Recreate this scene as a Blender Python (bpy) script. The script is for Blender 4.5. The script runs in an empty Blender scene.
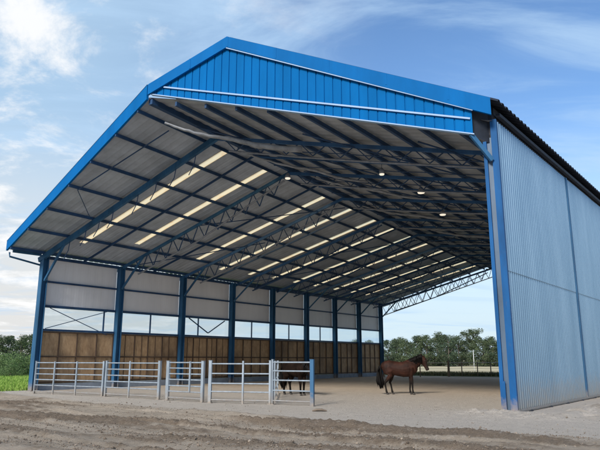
import bpy, bmesh, math, random
from mathutils import Vector, Matrix, noise
random.seed(7)
sc = bpy.context.scene
C = bpy.data.collections.new('barn_scene'); sc.collection.children.link(C)
V = Vector
# ------------------------------------------------------------------ camera
F, HY, EYE = 600.0, 359.5, 1.6
th = math.atan((HY-225)/F)
cam_d = bpy.data.cameras.new('camera'); cam = bpy.data.objects.new('camera', cam_d); C.objects.link(cam)
cam_d.sensor_width = 36; cam_d.lens = 36*F/600; cam_d.clip_end = 8000; cam_d.clip_start = .1
cam.location = (0, 0, EYE); cam.rotation_euler = (math.pi/2+th, 0, 0); sc.camera = cam
def g(x, y):                       # where a line of sight meets the level ground
    X = (x-300)/F; Y = (225-y)/F
    r = V((X, math.cos(th)-Y*math.sin(th), math.sin(th)+Y*math.cos(th)))
    return V((0, 0, EYE))+r*(-EYE/r.z)
# ------------------------------------------------------------------ materials
def new_mat(name):
    m = bpy.data.materials.new(name); m.use_nodes = True
    n = m.node_tree; b = n.nodes['Principled BSDF']; return m, n, b
def noise_node(n, scale, detail=5, rough=.6, vec=None, dim='3D'):
    t = n.nodes.new('ShaderNodeTexNoise'); t.inputs['Scale'].default_value = scale
    t.inputs['Detail'].default_value = detail; t.inputs['Roughness'].default_value = rough
    if vec: n.links.new(vec, t.inputs['Vector'])
    return t
def coords(n, scale=(1, 1, 1), rot=(0, 0, 0), kind='Object'):
    tc = n.nodes.new('ShaderNodeTexCoord'); mp = n.nodes.new('ShaderNodeMapping')
    mp.inputs['Scale'].default_value = scale; mp.inputs['Rotation'].default_value = rot
    n.links.new(tc.outputs[kind], mp.inputs['Vector']); return mp.outputs['Vector']
def ramp(n, fac, stops):
    r = n.nodes.new('ShaderNodeValToRGB'); e = r.color_ramp.elements
    while len(e) < len(stops): e.new(.5)
    for k, (p, c) in enumerate(stops):
        e[k].position = p; e[k].color = (*c, 1)
    n.links.new(fac, r.inputs['Fac']); return r.outputs['Color']
def bump(n, b, h, strength, dist=.02):
    bp = n.nodes.new('ShaderNodeBump'); bp.inputs['Strength'].default_value = strength
    bp.inputs['Distance'].default_value = dist
    n.links.new(h, bp.inputs['Height']); n.links.new(bp.outputs['Normal'], b.inputs['Normal'])
def mix(n, a, b_, f):
    m = n.nodes.new('ShaderNodeMix'); m.data_type = 'RGBA'
    for s, v in ((m.inputs[6], a), (m.inputs[7], b_)):
        if isinstance(v, tuple): s.default_value = (*v, 1)
        else: n.links.new(v, s)
    if isinstance(f, float): m.inputs[0].default_value = f
    else: n.links.new(f, m.inputs[0])
    return m.outputs[2]
def paint(name, c, rough=.45, metal=0., var=.25, scale=1.2, streak=(1, 1, .25), bmp=.0, spec=.5, mud=False, rust=0.):
    m, n, b = new_mat(name)
    t = noise_node(n, scale, 6, .65, coords(n, streak))
    lo = tuple(x*(1-var) for x in c); hi = tuple(min(1, x*(1+var)) for x in c)
    c_ = ramp(n, t.outputs['Fac'], [(.3, lo), (.7, hi)])
    if rust:
        tr_ = noise_node(n, 6, 7, .75, coords(n, (1, 1, .5))); mr_ = n.nodes.new('ShaderNodeMapRange'); n.links.new(tr_.outputs['Fac'], mr_.inputs[0])
        mr_.inputs[1].default_value = .6; mr_.inputs[2].default_value = .72; mr_.inputs[4].default_value = rust; c_ = mix(n, c_, (.16, .10, .06), mr_.outputs[0])
    if mud:                # splashed soil at the foot of the thing
        tc = n.nodes.new('ShaderNodeTexCoord'); sz = n.nodes.new('ShaderNodeSeparateXYZ'); n.links.new(tc.outputs['Object'], sz.inputs[0])
        tm_ = noise_node(n, 9, 5, .7, coords(n)); a_ = n.nodes.new('ShaderNodeMath'); a_.operation = 'MULTIPLY_ADD'; n.links.new(tm_.outputs['Fac'], a_.inputs[0]); a_.inputs[1].default_value = -.7; n.links.new(sz.outputs['Z'], a_.inputs[2])
        q_ = n.nodes.new('ShaderNodeMapRange'); n.links.new(a_.outputs[0], q_.inputs[0]); q_.inputs[1].default_value = .12; q_.inputs[2].default_value = -.35; q_.inputs[3].default_value = 0; q_.inputs[4].default_value = .85
        c_ = mix(n, c_, (.30, .245, .19), q_.outputs[0])
    n.links.new(c_, b.inputs['Base Color'])
    b.inputs['Roughness'].default_value = rough; b.inputs['Metallic'].default_value = metal
    b.inputs['Specular IOR Level'].default_value = spec
    if bmp:
        t2 = noise_node(n, scale*14, 4, .6, coords(n)); bump(n, b, t2.outputs['Fac'], bmp, .01)
    return m
M = {}
M['blue'] = paint('gable_blue_paint', (.0008, .122, .365), .7, 0, .14, .8, spec=.06)
M['blue_trim'] = paint('fascia_blue_paint', (.0008, .118, .36), .65, 0, .14, .8, spec=.08)
M['blue_steel'] = paint('column_blue_paint', (.028, .105, .215), .6, 0, .35, 1.5, spec=.25, mud=True, rust=.2)
M['blue_post'] = paint('bright_blue_paint', (.006, .085, .25), .6, 0, .3, 1.5, spec=.2, mud=True, rust=.25)
M['navy_steel'] = paint('roof_steel_paint', (.014, .055, .14), .6, 0, .3)
M['rafter_blue'] = paint('dark_blue_steel_paint', (.025, .10, .24), .6, 0, .3)
M['grey_rod'] = paint('dull_galvanised_rod', (.24, .26, .30), .5, .3, .3, 3)
M['galv'] = paint('galvanised_steel', (.29, .345, .40), .58, .2, .25, 5, mud=True, rust=.5)
M['pen_blue'] = paint('faded_blue_post_paint', (.03, .11, .22), .55, 0, .25, mud=True, rust=.4)
M['white'] = paint('white_trim_paint', (.27, .41, .60), .6, 0, .08)
M['liner'] = paint('roof_liner_sheet', (.38, .43, .50), .7, 0, .22, .9, (1, 1, 1))
M['liner_warm'] = paint('right_liner_sheet', (.34, .365, .40), .55, 0, .35, .5, (1, 1, 1))
M['panel'] = paint('pale_wall_cladding', (.80, .80, .83), .6, 0, .06, .7)
M['concrete'] = paint('plinth_concrete', (.22, .26, .32), .85, 0, .25, 2, (1, 1, 1), .3)
M['dark'] = paint('dark_sheet_and_eaves_shade', (.012, .018, .032), .7, 0, .4, 2, (1, 1, 1))  # dark sheet colour, near black so that it also paints the eaves shadow
M['tarp'] = paint('grey_tarpaulin', (.26, .28, .31), .45, 0, .35, 3, (1, 1, 1), .5)
M['pole'] = paint('weathered_post', (.17, .14, .105), .9, 0, .3, 5)
M['wire'] = paint('fence_wire', (.16, .15, .14), .6, .3, .2)
M['rail_white'] = paint('pale_rail', (.55, .52, .45), .7, 0, .2)
M['web_steel'] = paint('dull_blue_grey_steel', (.07, .12, .19), .5, .1, .3, 1.5)
M['lattice'] = paint('pale_lattice_steel', (.75, .77, .8), .5, 0, .1, 2)
def m_wallsheet():
    m, n, b = new_mat('galvanised_wall_sheet')
    t = noise_node(n, 1.0, 6, .65, coords(n, (.9, .9, .16)))
    t2 = noise_node(n, 9, 5, .7, coords(n, (1, 1, .5)))
    c = ramp(n, t.outputs['Fac'], [(.3, (.14, .26, .38)), (.7, (.22, .355, .48))])
    c = mix(n, c, (.34, .40, .46), .12)
    tc_ = n.nodes.new('ShaderNodeTexCoord'); sz = n.nodes.new('ShaderNodeSeparateXYZ'); n.links.new(tc_.outputs['Object'], sz.inputs[0])
    ad = n.nodes.new('ShaderNodeMath'); ad.operation = 'MULTIPLY_ADD'; n.links.new(t2.outputs['Fac'], ad.inputs[0]); ad.inputs[1].default_value = -1.6; n.links.new(sz.outputs['Z'], ad.inputs[2])
    dm = n.nodes.new('ShaderNodeMapRange'); n.links.new(ad.outputs[0], dm.inputs[0]); dm.inputs[1].default_value = .25; dm.inputs[2].default_value = -.75; dm.inputs[3].default_value = 0; dm.inputs[4].default_value = .75
    c = mix(n, c, (.30, .27, .23), dm.outputs[0])
    n.links.new(c, b.inputs['Base Color'])
    mr = n.nodes.new('ShaderNodeMapRange'); n.links.new(t2.outputs['Fac'], mr.inputs[0])
    mr.inputs[3].default_value = .3; mr.inputs[4].default_value = .5
    n.links.new(mr.outputs[0], b.inputs['Roughness']); b.inputs['Metallic'].default_value = .55
    bump(n, b, t.outputs['Fac'], .25, .03)
    return m
M['wallsheet'] = m_wallsheet()
def m_timber():
    m, n, b = new_mat('timber_board')
    t = noise_node(n, 3.2, 8, .7, coords(n, (1.6, 1.6, .6)))
    t3 = noise_node(n, .45, 3, .5, coords(n))
    t2 = noise_node(n, 26, 5, .7, coords(n, (1, 1, .22)))
    c1 = ramp(n, t.outputs['Fac'], [(.25, (.15, .08, .04)), (.5, (.42, .265, .145)), (.75, (.66, .47, .29))])
    c2 = ramp(n, t2.outputs['Fac'], [(.3, (.26, .16, .085)), (.7, (.78, .56, .33))])
    c = mix(n, c1, c2, .3)
    vo = n.nodes.new('ShaderNodeTexVoronoi'); vo.inputs['Scale'].default_value = .75; n.links.new(coords(n), vo.inputs['Vector']); sx_ = n.nodes.new('ShaderNodeSeparateColor'); n.links.new(vo.outputs['Color'], sx_.inputs[0])
    c = mix(n, c, ramp(n, sx_.outputs[0], [(0, (.20, .12, .065)), (1, (.62, .44, .27))]), .10)
    c = mix(n, c, (.10, .07, .05), ramp(n, t3.outputs['Fac'], [(.5, (0, 0, 0)), (.72, (.7, .7, .7))]))
    n.links.new(c, b.inputs['Base Color']); b.inputs['Roughness'].default_value = .8
    bump(n, b, t2.outputs['Fac'], .5, .01); return m
M['timber'] = m_timber()
M['timber_frame'] = paint('dark_timber_batten', (.085, .055, .038), .8, 0, .3, 3)
def m_sky_panel():
    m = bpy.data.materials.new('translucent_rooflight'); m.use_nodes = True; n = m.node_tree; n.nodes.clear()
    o = n.nodes.new('ShaderNodeOutputMaterial'); tr = n.nodes.new('ShaderNodeBsdfTranslucent'); tp = n.nodes.new('ShaderNodeBsdfTransparent')
    t = noise_node(n, 2.2, 5, .6, coords(n))
    n.links.new(ramp(n, t.outputs['Fac'], [(.3, (.97, .62, .32)), (.45, (1, .77, .46)), (.7, (1, .83, .55))]), tr.inputs['Color'])
    tp.inputs['Color'].default_value = (1, .78, .46, 1)
    ms = n.nodes.new('ShaderNodeMixShader'); ms.inputs[0].default_value = .30
    n.links.new(tr.outputs[0], ms.inputs[1]); n.links.new(tp.outputs[0], ms.inputs[2]); n.links.new(ms.outputs[0], o.inputs[0]); return m
M['skylight'] = m_sky_panel()
def m_glass():
    m = bpy.data.materials.new('clear_sheet'); m.use_nodes = True; n = m.node_tree; n.nodes.clear()
    o = n.nodes.new('ShaderNodeOutputMaterial'); gl = n.nodes.new('ShaderNodeBsdfGlossy'); tp = n.nodes.new('ShaderNodeBsdfTransparent')
    df = n.nodes.new('ShaderNodeBsdfTranslucent'); df.inputs['Color'].default_value = (.85, .9, .95, 1)
    gl.inputs['Roughness'].default_value = .1; tp.inputs['Color'].default_value = (.93, .96, .98, 1)
    a = n.nodes.new('ShaderNodeMixShader'); a.inputs[0].default_value = .04
    b = n.nodes.new('ShaderNodeMixShader'); b.inputs[0].default_value = .12
    n.links.new(tp.outputs[0], b.inputs[1]); n.links.new(df.outputs[0], b.inputs[2])
    n.links.new(b.outputs[0], a.inputs[1]); n.links.new(gl.outputs[0], a.inputs[2]); n.links.new(a.outputs[0], o.inputs[0]); return m
M['glass'] = m_glass()
def m_lamp():
    m, n, b = new_mat('lamp_glow'); b.inputs['Emission Color'].default_value = (1, .88, .68, 1); b.inputs['Emission Strength'].default_value = .5; return m
M['lamp'] = m_lamp()
def m_leaf(name, stops, rough=.6):
    m, n, b = new_mat(name)
    ge = n.nodes.new('ShaderNodeNewGeometry')
    n.links.new(ramp(n, ge.outputs['Random Per Island'], stops), b.inputs['Base Color'])
    b.inputs['Roughness'].default_value = rough; b.inputs['Specular IOR Level'].default_value = .2; return m
M['leaf_far'] = m_leaf('hazed_far_foliage', [(0, (.032, .052, .030)), (.5, (.060, .090, .045)), (1, (.115, .140, .068))])  # distance haze is mixed into these lightened leaf tones
M['leaf_blue'] = m_leaf('hazed_dark_foliage', [(0, (.028, .050, .034)), (.5, (.050, .080, .048)), (1, (.092, .120, .066))])  # darker crowns, also lightened in colour for distance haze
M['leaf_bush'] = m_leaf('bush_foliage', [(0, (.06, .11, .045)), (.5, (.11, .18, .065)), (1, (.19, .27, .11))])
M['grass_blade'] = m_leaf('grass_blades', [(0, (.10, .20, .03)), (.5, (.20, .34, .055)), (1, (.36, .46, .13))])
M['grass_dry'] = m_leaf('rough_grass', [(0, (.035, .05, .02)), (.6, (.08, .10, .035)), (1, (.22, .19, .09))])
M['bark'] = paint('bark', (.13, .11, .09), .9, 0, .4, 3)

# ------------------------------------------------------------------ mesh helpers
class MB:
    def __init__(s): s.v = []; s.f = []
    def quadbox(s, c8):
        k = len(s.v); s.v += [tuple(p) for p in c8]
        for f in ((0, 3, 2, 1), (4, 5, 6, 7), (0, 1, 5, 4), (1, 2, 6, 5), (2, 3, 7, 6), (3, 0, 4, 7)): s.f.append(tuple(k+i for i in f))
    def bar(s, p, q, w, h, up=V((0, 0, 1))):       # box from p to q, width w (sideways) and height h (along up)
        p, q = V(p), V(q); d = (q-p).normalized(); sd = d.cross(up)
        if sd.length < 1e-4: sd = d.cross(V((0, 1, 0)))
        sd.normalize(); u = sd.cross(d).normalized()
        a, b = sd*w/2, u*h/2
        s.quadbox([p-a-b, p+a-b, p+a+b, p-a+b, q-a-b, q+a-b, q+a+b, q-a+b])
    def tube(s, pts, r, n=6, cap=True):
        pts = [V(p) for p in pts]; rs = r if isinstance(r, (list, tuple)) else [r]*len(pts)
        k0 = len(s.v); ref = V((0, 0, 1))
        for i, p in enumerate(pts):
            d = (pts[min(i+1, len(pts)-1)]-pts[max(i-1, 0)]).normalized()
            if abs(d.z) > .95: ref = V((0, 1, 0))
            x = d.cross(ref).normalized(); y = x.cross(d).normalized()
            rr = rs[i]; rx, ry = rr if isinstance(rr, tuple) else (rr, rr)
            for j in range(n):
                a = 2*math.pi*j/n; s.v.append(tuple(p+x*math.cos(a)*rx+y*math.sin(a)*ry))
        for i in range(len(pts)-1):
            for j in range(n):
                a = k0+i*n+j; b = k0+i*n+(j+1) % n; s.f.append((a, b, b+n, a+n))
        if cap:
            s.f.append(tuple(k0+j for j in range(n))[::-1]); e = k0+(len(pts)-1)*n; s.f.append(tuple(e+j for j in range(n)))
    def quad(s, a, b, c, d):
        k = len(s.v); s.v += [tuple(a), tuple(b), tuple(c), tuple(d)]; s.f.append((k, k+1, k+2, k+3))
    def build(s, name, m, parent=None, smooth=False):
        me = bpy.data.meshes.new(name); me.from_pydata(s.v, [], s.f); me.update()
        me.materials.append(m if not isinstance(m, str) else M[m])
        if smooth:
            for p in me.polygons: p.use_smooth = True
        o = bpy.data.objects.new(name, me); C.objects.link(o)
        if parent:
            o.parent = parent
            o.matrix_parent_inverse = Matrix.Identity(4)
            w = wmat(parent).inverted()
            me.transform(w)
        return o
def wmat(o):
    m = Matrix.Translation(o.location) @ o.rotation_euler.to_matrix().to_4x4()
    return (wmat(o.parent) @ m) if o.parent else m
def tag(o, label=None, cat=None, group=None, kind=None):
    if label: o['label'] = label
    if cat: o['category'] = cat
    if group: o['group'] = group
    if kind: o['kind'] = kind
    return o
def empty(name, loc, rz=0):
    o = bpy.data.objects.new(name, None); C.objects.link(o); o.location = loc; o.rotation_euler = (0, 0, rz); o.empty_display_size = .3; return o
def copy_tree(o, parent=None):
    c = o.copy(); C.objects.link(c); c.parent = parent
    for ch in list(o.children): copy_tree(ch, c)
    return c
def lerp(a, b, t): return a+(b-a)*t

# ------------------------------------------------------------------ barn key points (metres)
EF, RF = V((-15.31, 30.98, 7.20)), V((-6.19, 22.88, 12.07))
EB, RB = V((8.52, 62.67, 7.13)), V((19.71, 61.33, 11.01))
L, B = V((-13.95, 32.37, 0)), V((8.15, 61.46, 0))
R = V((6.53, 19.03, 0)); WD = V((.618, .786, 0)); WN = V((.786, -.618, 0))
A_ = (B-L).normalized(); W_ = V((A_.y, -A_.x, 0))         # along left wall, into the barn
RWF, RWB = V((6.45, 18.92, 9.42)), R+WD*37+V((0, 0, 9.42))
def S1(s, t, dz=0): return lerp(lerp(EF, RF, s), lerp(EB, RB, s), t)+V((0, 0, dz))
def S2(s, t, dz=0): return lerp(lerp(RF, RWF, s), lerp(RB, RWB, s), t)+V((0, 0, dz))
COLT = [.045, .173, .299, .43, .554, .659, .767, .867, .978]
COLV = [0.0, 5.0, 10.0, 14.8, 19.4, 23.9, 28.2, 32.3, 36.5]
barn = empty('open_barn', L)
tag(barn, 'large open-fronted steel barn with bright blue gable, grey roof underside and timber-lined left wall', 'barn')
def part(name, mb, m, parent=barn, label=None, smooth=False):
    o = mb.build(name, m, parent, smooth)
    if label: o['label'] = label
    return o
# ---- columns of the left wall
def hcol(mb, base, top, dx, dy, w=.34, d=.34, tf=.035):
    # H section: flanges across dx (normal dy), web along dy
    for sgn in (-1, 1):
        a = base+dy*sgn*(d/2-tf/2); b = top+dy*sgn*(d/2-tf/2); mb.bar(a, b, w, tf, dy) if False else box_dir(mb, a, b, dx, dy, w, tf)
    box_dir(mb, base, top, dx, dy, tf, d-2*tf)
def box_dir(mb, p, q, dx, dy, w, h):
    a, b = dx*w/2, dy*h/2
    mb.quadbox([p-a-b, p+a-b, p+a+b, p-a+b, q-a-b, q+a-b, q+a+b, q-a+b])
for i, v in enumerate(COLV):
    mb = MB(); b0 = L+A_*v+W_*.05; top = S1(.0, COLT[i]); hcol(mb, b0, V((b0.x, b0.y, 7.12)), W_, A_)
    part('column', mb, 'blue_steel')
    pb = MB(); box_dir(pb, b0, b0+V((0, 0, .03)), W_, A_, .5, .5); part('base_plate', pb, 'blue_steel')
# ---- left wall bays
for i in range(8):
    v0, v1 = COLV[i]+.19, COLV[i+1]-.19
    P = lambda v, z, o=-.08: L+A_*v+W_*o+V((0, 0, z))
    # plinth
    mb = MB(); mb.quadbox([P(v0, 0, -.18), P(v1, 0, -.18), P(v1, 0, .04), P(v0, 0, .04), P(v0, .34, -.18), P(v1, .34, -.18), P(v1, .34, .04), P(v0, .34, .04)])
    part('plinth', mb, 'concrete')
    mb = MB(); mb.quadbox([P(v0, .345, -.14), P(v1, .345, -.14), P(v1, .345, -.08), P(v0, .345, -.08), P(v0, 3.1, -.14), P(v1, 3.1, -.14), P(v1, 3.1, -.08), P(v0, 3.1, -.08)])
    tp = part('timber_panel', mb, 'timber')
    fr = MB(); nb = 4
    for k in range(nb+1):
        v = lerp(v0+.03, v1-.03, k/nb)+(0 if k in (0, nb) else random.uniform(-.12, .12)); fr.bar(P(v, .35, -.05), P(v, 3.08, -.05), .06, .055, W_)
        if k < nb and i in (1, 2):
            vm = v+random.uniform(.45, .7); fr.bar(P(vm, .35, -.062), P(vm, 3.08, -.062), .028, .03, W_)
    for z in (.42, 1.75, 3.05): fr.bar(P(v0, z, -.04), P(v1, z, -.04), .05, .07, V((0, 0, 1)))
    part('batten_frame', fr, 'timber_frame', tp)
    # sill, head, window band
    mb = MB(); mb.bar(P(v0, 3.16, -.08), P(v1, 3.16, -.08), .16, .11); part('window_sill', mb, 'navy_steel')
    mb = MB(); mb.bar(P(v0, 4.42, -.08), P(v1, 4.42, -.08), .16, .13); part('window_head', mb, 'navy_steel')
    mb = MB(); mb.quadbox([P(v0, 3.22, -.125), P(v1, 3.22, -.125), P(v1, 3.22, -.115), P(v0, 3.22, -.115), P(v0, 4.35, -.125), P(v1, 4.35, -.125), P(v1, 4.35, -.115), P(v0, 4.35, -.115)])
    wp = part('window_pane', mb, 'glass')
    mb = MB(); fr_ = {0: [.84], 1: [.5], 2: [.32]}.get(i, [.5] if i < 6 else [])
    for f_ in fr_: mb.bar(P(lerp(v0, v1, f_), 3.22, -.07), P(lerp(v0, v1, f_), 4.35, -.07), .07, .07, W_)
    if mb.v: part('mullion', mb, 'navy_steel', wp)
    if i == 0:
        mb = MB(); mb.bar(P(.6, 4.34, -.02), P(4.3, 3.0, -.02), .035, .035); mb.bar(P(.4, 3.23, .02), P(4.2, 4.35, .02), .035, .035); part('cross_brace', mb, 'navy_steel')
    if i == 2:
        mb = MB(); mb.bar(P(v0+.5, 4.34, -.02), P(v0+2.3, 3.4, -.02), .06, .06); mb.bar(P(v0+2.3, 3.4, .02), P(v0+3.9, 4.3, .02), .06, .06); part('cross_brace', mb, 'navy_steel')
    # pale cladding above with mid rail; fine ribs
    mb = MB(); nv = int((v1-v0)/.06); top = 7.02
    base = len(mb.v)
    for k in range(nv+1):
        v = lerp(v0, v1, k/nv); o = -.12+(.004 if k % 8 < 4 else 0)
        mb.v += [tuple(P(v, 4.49, o)), tuple(P(v, top, o))]
        if k: mb.f.append((base+2*k-2, base+2*k, base+2*k+1, base+2*k-1))
    cp = part('wall_cladding', mb, 'panel')
    mb = MB(); mb.bar(P(v0, 5.75, -.06), P(v1, 5.75, -.06), .08, .10); part('girt', mb, 'navy_steel')
    mb = MB(); mb.bar(P(v0, 7.06, -.02), P(v1, 7.06, -.02), .14, .16); part('eaves_beam', mb, 'navy_steel')
# eaves overhang: soffit beam forward of the first column
mb = MB(); mb.bar(EF+V((.18, .18, .02)), L+V((0, 0, 7.20))-A_*.2, .10, .22); part('eaves_beam', mb, 'blue_steel')
# rainwater pipe at the front left corner
mb = MB(); c0 = EF+V((.05, .1, -.10)); x = L-A_*.02-W_*.22
mb.tube([c0, c0+V((.02, .02, -.22)), x+V((0, 0, 6.62)), x+V((-.02, 0, 6.4)), x+V((-.05, 0, 3)), x+V((-.05, 0, .05))], .05, 8)
part('downpipe', mb, 'blue_steel')
# ---- left roof slope: ribbed sheet with openings for the rooflights
SKY = [(.126, .057), (.198, .053), (.328, .050), (.402, .050), (.478, .05), (.544, .05), (.614, .05), (.684, .05), (.761, .05), (.831, .05), (.895, .05), (.955, .045)]
SW = .0044                                     # half width in t
lo = [.14, .21, .17, .12, .12, .12, .12, .12, .12, .12, .12, .12]
def tk(t, k): return (t-k) if True else t
def T(s, t):                                   # shears the roof grid so bays stay parallel to the front
    return S1(s, t)
def skyt(i, s): t1, d = SKY[i]; return t1-d*(1-s)
# sheet is laid in sheared strips: parameter c = t at ridge, line t(s)=c-.05*(1-s)
def Ssh(s, c, dz=0):
    t = c-.05*(1-s); return S1(s, t, dz)
mb = MB(); cs = []; c = 0.0
edges = sorted([SKY[i][0]-SW for i in range(12)]+[SKY[i][0]+SW for i in range(12)])
pts = set(edges)
NR = 460
for k in range(NR+1): pts.add(round(k/NR*1.05, 5))
cl = sorted(pts)
def inwin(c0, c1):
    m_ = (c0+c1)/2
    for i in range(12):
        if abs(m_-SKY[i][0]) < SW-1e-6: return i
    return None
def rib(c): ph = (c*NR/1.05) % 4; return .0 if ph < 2 else .028
for c0, c1 in zip(cl[:-1], cl[1:]):
    if c1-c0 < 1e-6: continue
    w = inwin(c0, c1)
    rng = [(0, 1)] if w is None else [(0, lo[w]), (.935, 1)]
    for s0, s1 in rng:
        n_ = max(1, int((s1-s0)*6)); 
        for j in range(n_):
            a, b = lerp(s0, s1, j/n_), lerp(s0, s1, (j+1)/n_)
            def Q(s, c):
                t = min(1.0, max(0.0, c-.05*(1-s))); return S1(s, t, rib(c)+.02)
            mb.quad(Q(a, c0), Q(a, c1), Q(b, c1), Q(b, c0))
part('roof_sheet', mb, 'liner')
for i in range(12):
    mb = MB(); c = SKY[i][0]
    for j in range(6):
        a, b = lerp(lo[i], .935, j/6), lerp(lo[i], .935, (j+1)/6)
        w_ = SW+.0006; mb.quad(Ssh(a, c-w_, .018), Ssh(a, c+w_, .018), Ssh(b, c+w_, .018), Ssh(b, c-w_, .018)); [mb.quad(Ssh(a, c+q_*w_, .018), Ssh(b, c+q_*w_, .018), Ssh(b, c+q_*w_, .075), Ssh(a, c+q_*w_, .075)) for q_ in (-1, 1)]
    part('rooflight', mb, 'skylight')
# purlins
for s in (.035, .186, .339, .5, .652, .812, .943):
    mb = MB(); N_ = 12
    for k in range(N_):
        a, b = S1(s, k/N_*1.0-.0015, -.10), S1(s, (k+1)/N_*1.0-.0015, -.10); mb.bar(a, b, .06, .15)
    part('purlin', mb, 'navy_steel')
for s in (.09, .19, .29, .39, .49, .59, .69, .79, .89):
    mb = MB(); N_ = 12
    for k in range(N_):
        a, b = S2(s, k/N_*.997+.0015, -.15), S2(s, (k+1)/N_*.997+.0015, -.15); mb.bar(a, b, .10, .18)
    part('purlin', mb, 'navy_steel')
mb = MB(); mb.bar(S1(1, .002, -.12), S1(1, .999, -.12), .2, .25); part('ridge_beam', mb, 'navy_steel')
# frames: rafter, lower chord, webs, knee brace, on both slopes
for i, t in enumerate(COLT):
    shift = .045 if i < 8 else .02
    r0, r1 = S1(.0, t, -.30), S1(1, t+shift-(.0 if i < 8 else 0), -.30)
    w = .17 if i == 0 else .10
    mb = MB(); mb.bar(r0, r1, w, .26 if i == 0 else .17); part('rafter', mb, 'blue_steel' if i < 2 else 'rafter_blue')
    mb = MB(); n_ = 11; drop = .95
    def up_(f): return lerp(r0, r1, f)
    def dn(f): return up_(f)+V((0, 0, -drop*(1 if f < .9 else max(.25, (1-f)/.1)))) 
    if i == 0:
        for f in (.2, .3, .38, .46, .60, .70, .8, .9):
            mb = MB(); p = up_(f); q = up_(f-.035)+V((0, 0, -.75-random.random()*.3)); md = lerp(p, q, .5)+V((.06, .02, -.08)); mb.tube([p, md, q], .022, 5)
            mb.tube([p, q], .001, 3) if False else None
            part('hanger', mb, 'navy_steel')
    else:
        for k in range(n_):
            f0 = .12+k*.076; mb.bar(up_(f0), dn(f0+.038), .045, .045); mb.bar(dn(f0+.038), up_(f0+.076), .045, .045)
    if i: part('truss_web', mb, 'navy_steel')
    if i:
        mb = MB(); mb.tube([dn(.14), dn(.5)+V((0, 0, -.02)), dn(.97)], .05, 6); part('lower_chord', mb, 'grey_rod' if i < 3 else 'navy_steel')
    mb = MB(); cb = L+A_*COLV[i]+W_*.2+V((0, 0, 5.75)); mb.bar(cb, up_(.17), .10, .10); part('knee_brace', mb, 'blue_steel')
    # right slope
    t2 = min(.985, t+shift)
    a, b = S2(0, t2, -.36), S2(.985, t2, -.30)
    mb = MB(); mb.bar(a, b, .10, .16); part('rafter', mb, 'rafter_blue')
    if 1:
        mb = MB()
        for k in range(10):
            f0 = .03+k*.095; q = lerp(a, b, f0+.047)+V((0, 0, -.55)); mb.bar(lerp(a, b, f0), q, .04, .04); mb.bar(q, lerp(a, b, f0+.095), .04, .04)
        part('truss_web', mb, 'navy_steel')
    mb = MB(); mb.tube([lerp(a, b, f_)+V((0, 0, -.55-.10*math.sin(f_*math.pi))) for f_ in [.05+.9*j/14 for j in range(15)]], .045, 6); part('lower_chord', mb, 'grey_rod')
    for j in range(8):        # sag bars between the purlins of this bay
        if i < 8:
            tt = (t2*.5+min(.985, COLT[i+1]+.045)*.5); s0_, s1_ = .19+j*.1, .29+j*.1
            if s1_ < .95:
                mb = MB(); mb.bar(S2(s0_-.08, tt+.006*(j % 2), -.25), S2(s1_-.11, tt+.006*(j % 2), -.25), .05, .07); part('sag_bar', mb, 'rafter_blue')
    if i < 8:
        for fq in (.25, .75):
            tq = lerp(t, COLT[i+1], fq)+.045
            mb = MB(); mb.tube([S2(e_/10*.98, min(.985, tq), -.34-.03*(e_ % 2)) for e_ in range(11)], .022, 5); part('tie_rod', mb, 'navy_steel')
        tm = (t+COLT[i+1])/2
        mb = MB(); mb.bar(S1(.01, tm, -.20), S1(1, tm+.045, -.20), .06, .11); part('secondary_rafter', mb, 'navy_steel')
        mb = MB(); mb.bar(S2(.0, tm+.045, -.33), S2(.985, min(.98, tm+.045), -.33), .05, .08); part('secondary_rafter', mb, 'rafter_blue')
# roof bracing rods in plane (left, front overhang)
mb = MB(); mb.tube([S1(.5, .01, -.22), S1(.93, .04, -.22)], .03, 5); mb.tube([S1(.5, .01, -.22), S1(.36, .052, -.22)], .02, 5); part('wind_brace', mb, 'navy_steel')
for (s0, t0, s1, t1) in ((.05, .175, .5, .34), (.5, .2, .95, .37), (.05, .43, .5, .59), (.5, .48, .95, .62), (.05, .67, .5, .80), (.5, .70, .95, .84)):
    mb = MB(); mb.tube([S1(s0, t0, -.34), S1(s1, t1, -.34)], .03, 5); part('wind_brace', mb, 'navy_steel')
for (s0, t0, s1, t1) in ((.03, .05, .4, .2), (.4, .05, .75, .2), (.75, .05, .98, .2), (.1, .2, .5, .36), (.5, .2, .95, .36), (.1, .4, .5, .55), (.5, .4, .95, .55), (.1, .6, .6, .8)):
    mb = MB(); mb.tube([S2(s0, t0, -.42), S2(s1, t1, -.42)], .035, 5); part('wind_brace', mb, 'navy_steel')
# right slope lining sheet
mb = MB(); N_ = 330
for k in range(N_):
    t0, t1 = k/N_, (k+1)/N_
    for j in range(3):
        a, b = j/3, (j+1)/3; r0_ = .025 if (k % 4) < 2 else 0; r1_ = .025 if ((k+1) % 4) < 2 else 0
        mb.quad(S2(a, t0, r0_), S2(a, t1, r1_), S2(b, t1, r1_), S2(b, t0, r0_))
part('roof_lining', mb, 'liner_warm')
# ---- blue gable on the front edge of the right slope
G0 = V((-6.19, 22.88, 0)); G1 = V((6.25, 18.6, 0)); GD = (G1-G0).normalized(); GN = V((GD.y, -GD.x, 0))   # GN faces the viewer
def GP(u, z, o=0): return G0+GD*u+GN*o+V((0, 0, z))
brk_z, pk_u, pk_z, tip_u, tip_z = 12.62, 3.51, 14.12, 13.24, 10.06
def topz(u): return lerp(brk_z, pk_z, u/pk_u) if u < pk_u else lerp(pk_z, tip_z, (u-pk_u)/(tip_u-pk_u))
def botz(u): return lerp(12.18, 8.90, (u-.2)/(12.62-.2))
mb = MB(); u = .05; du = .2
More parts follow.
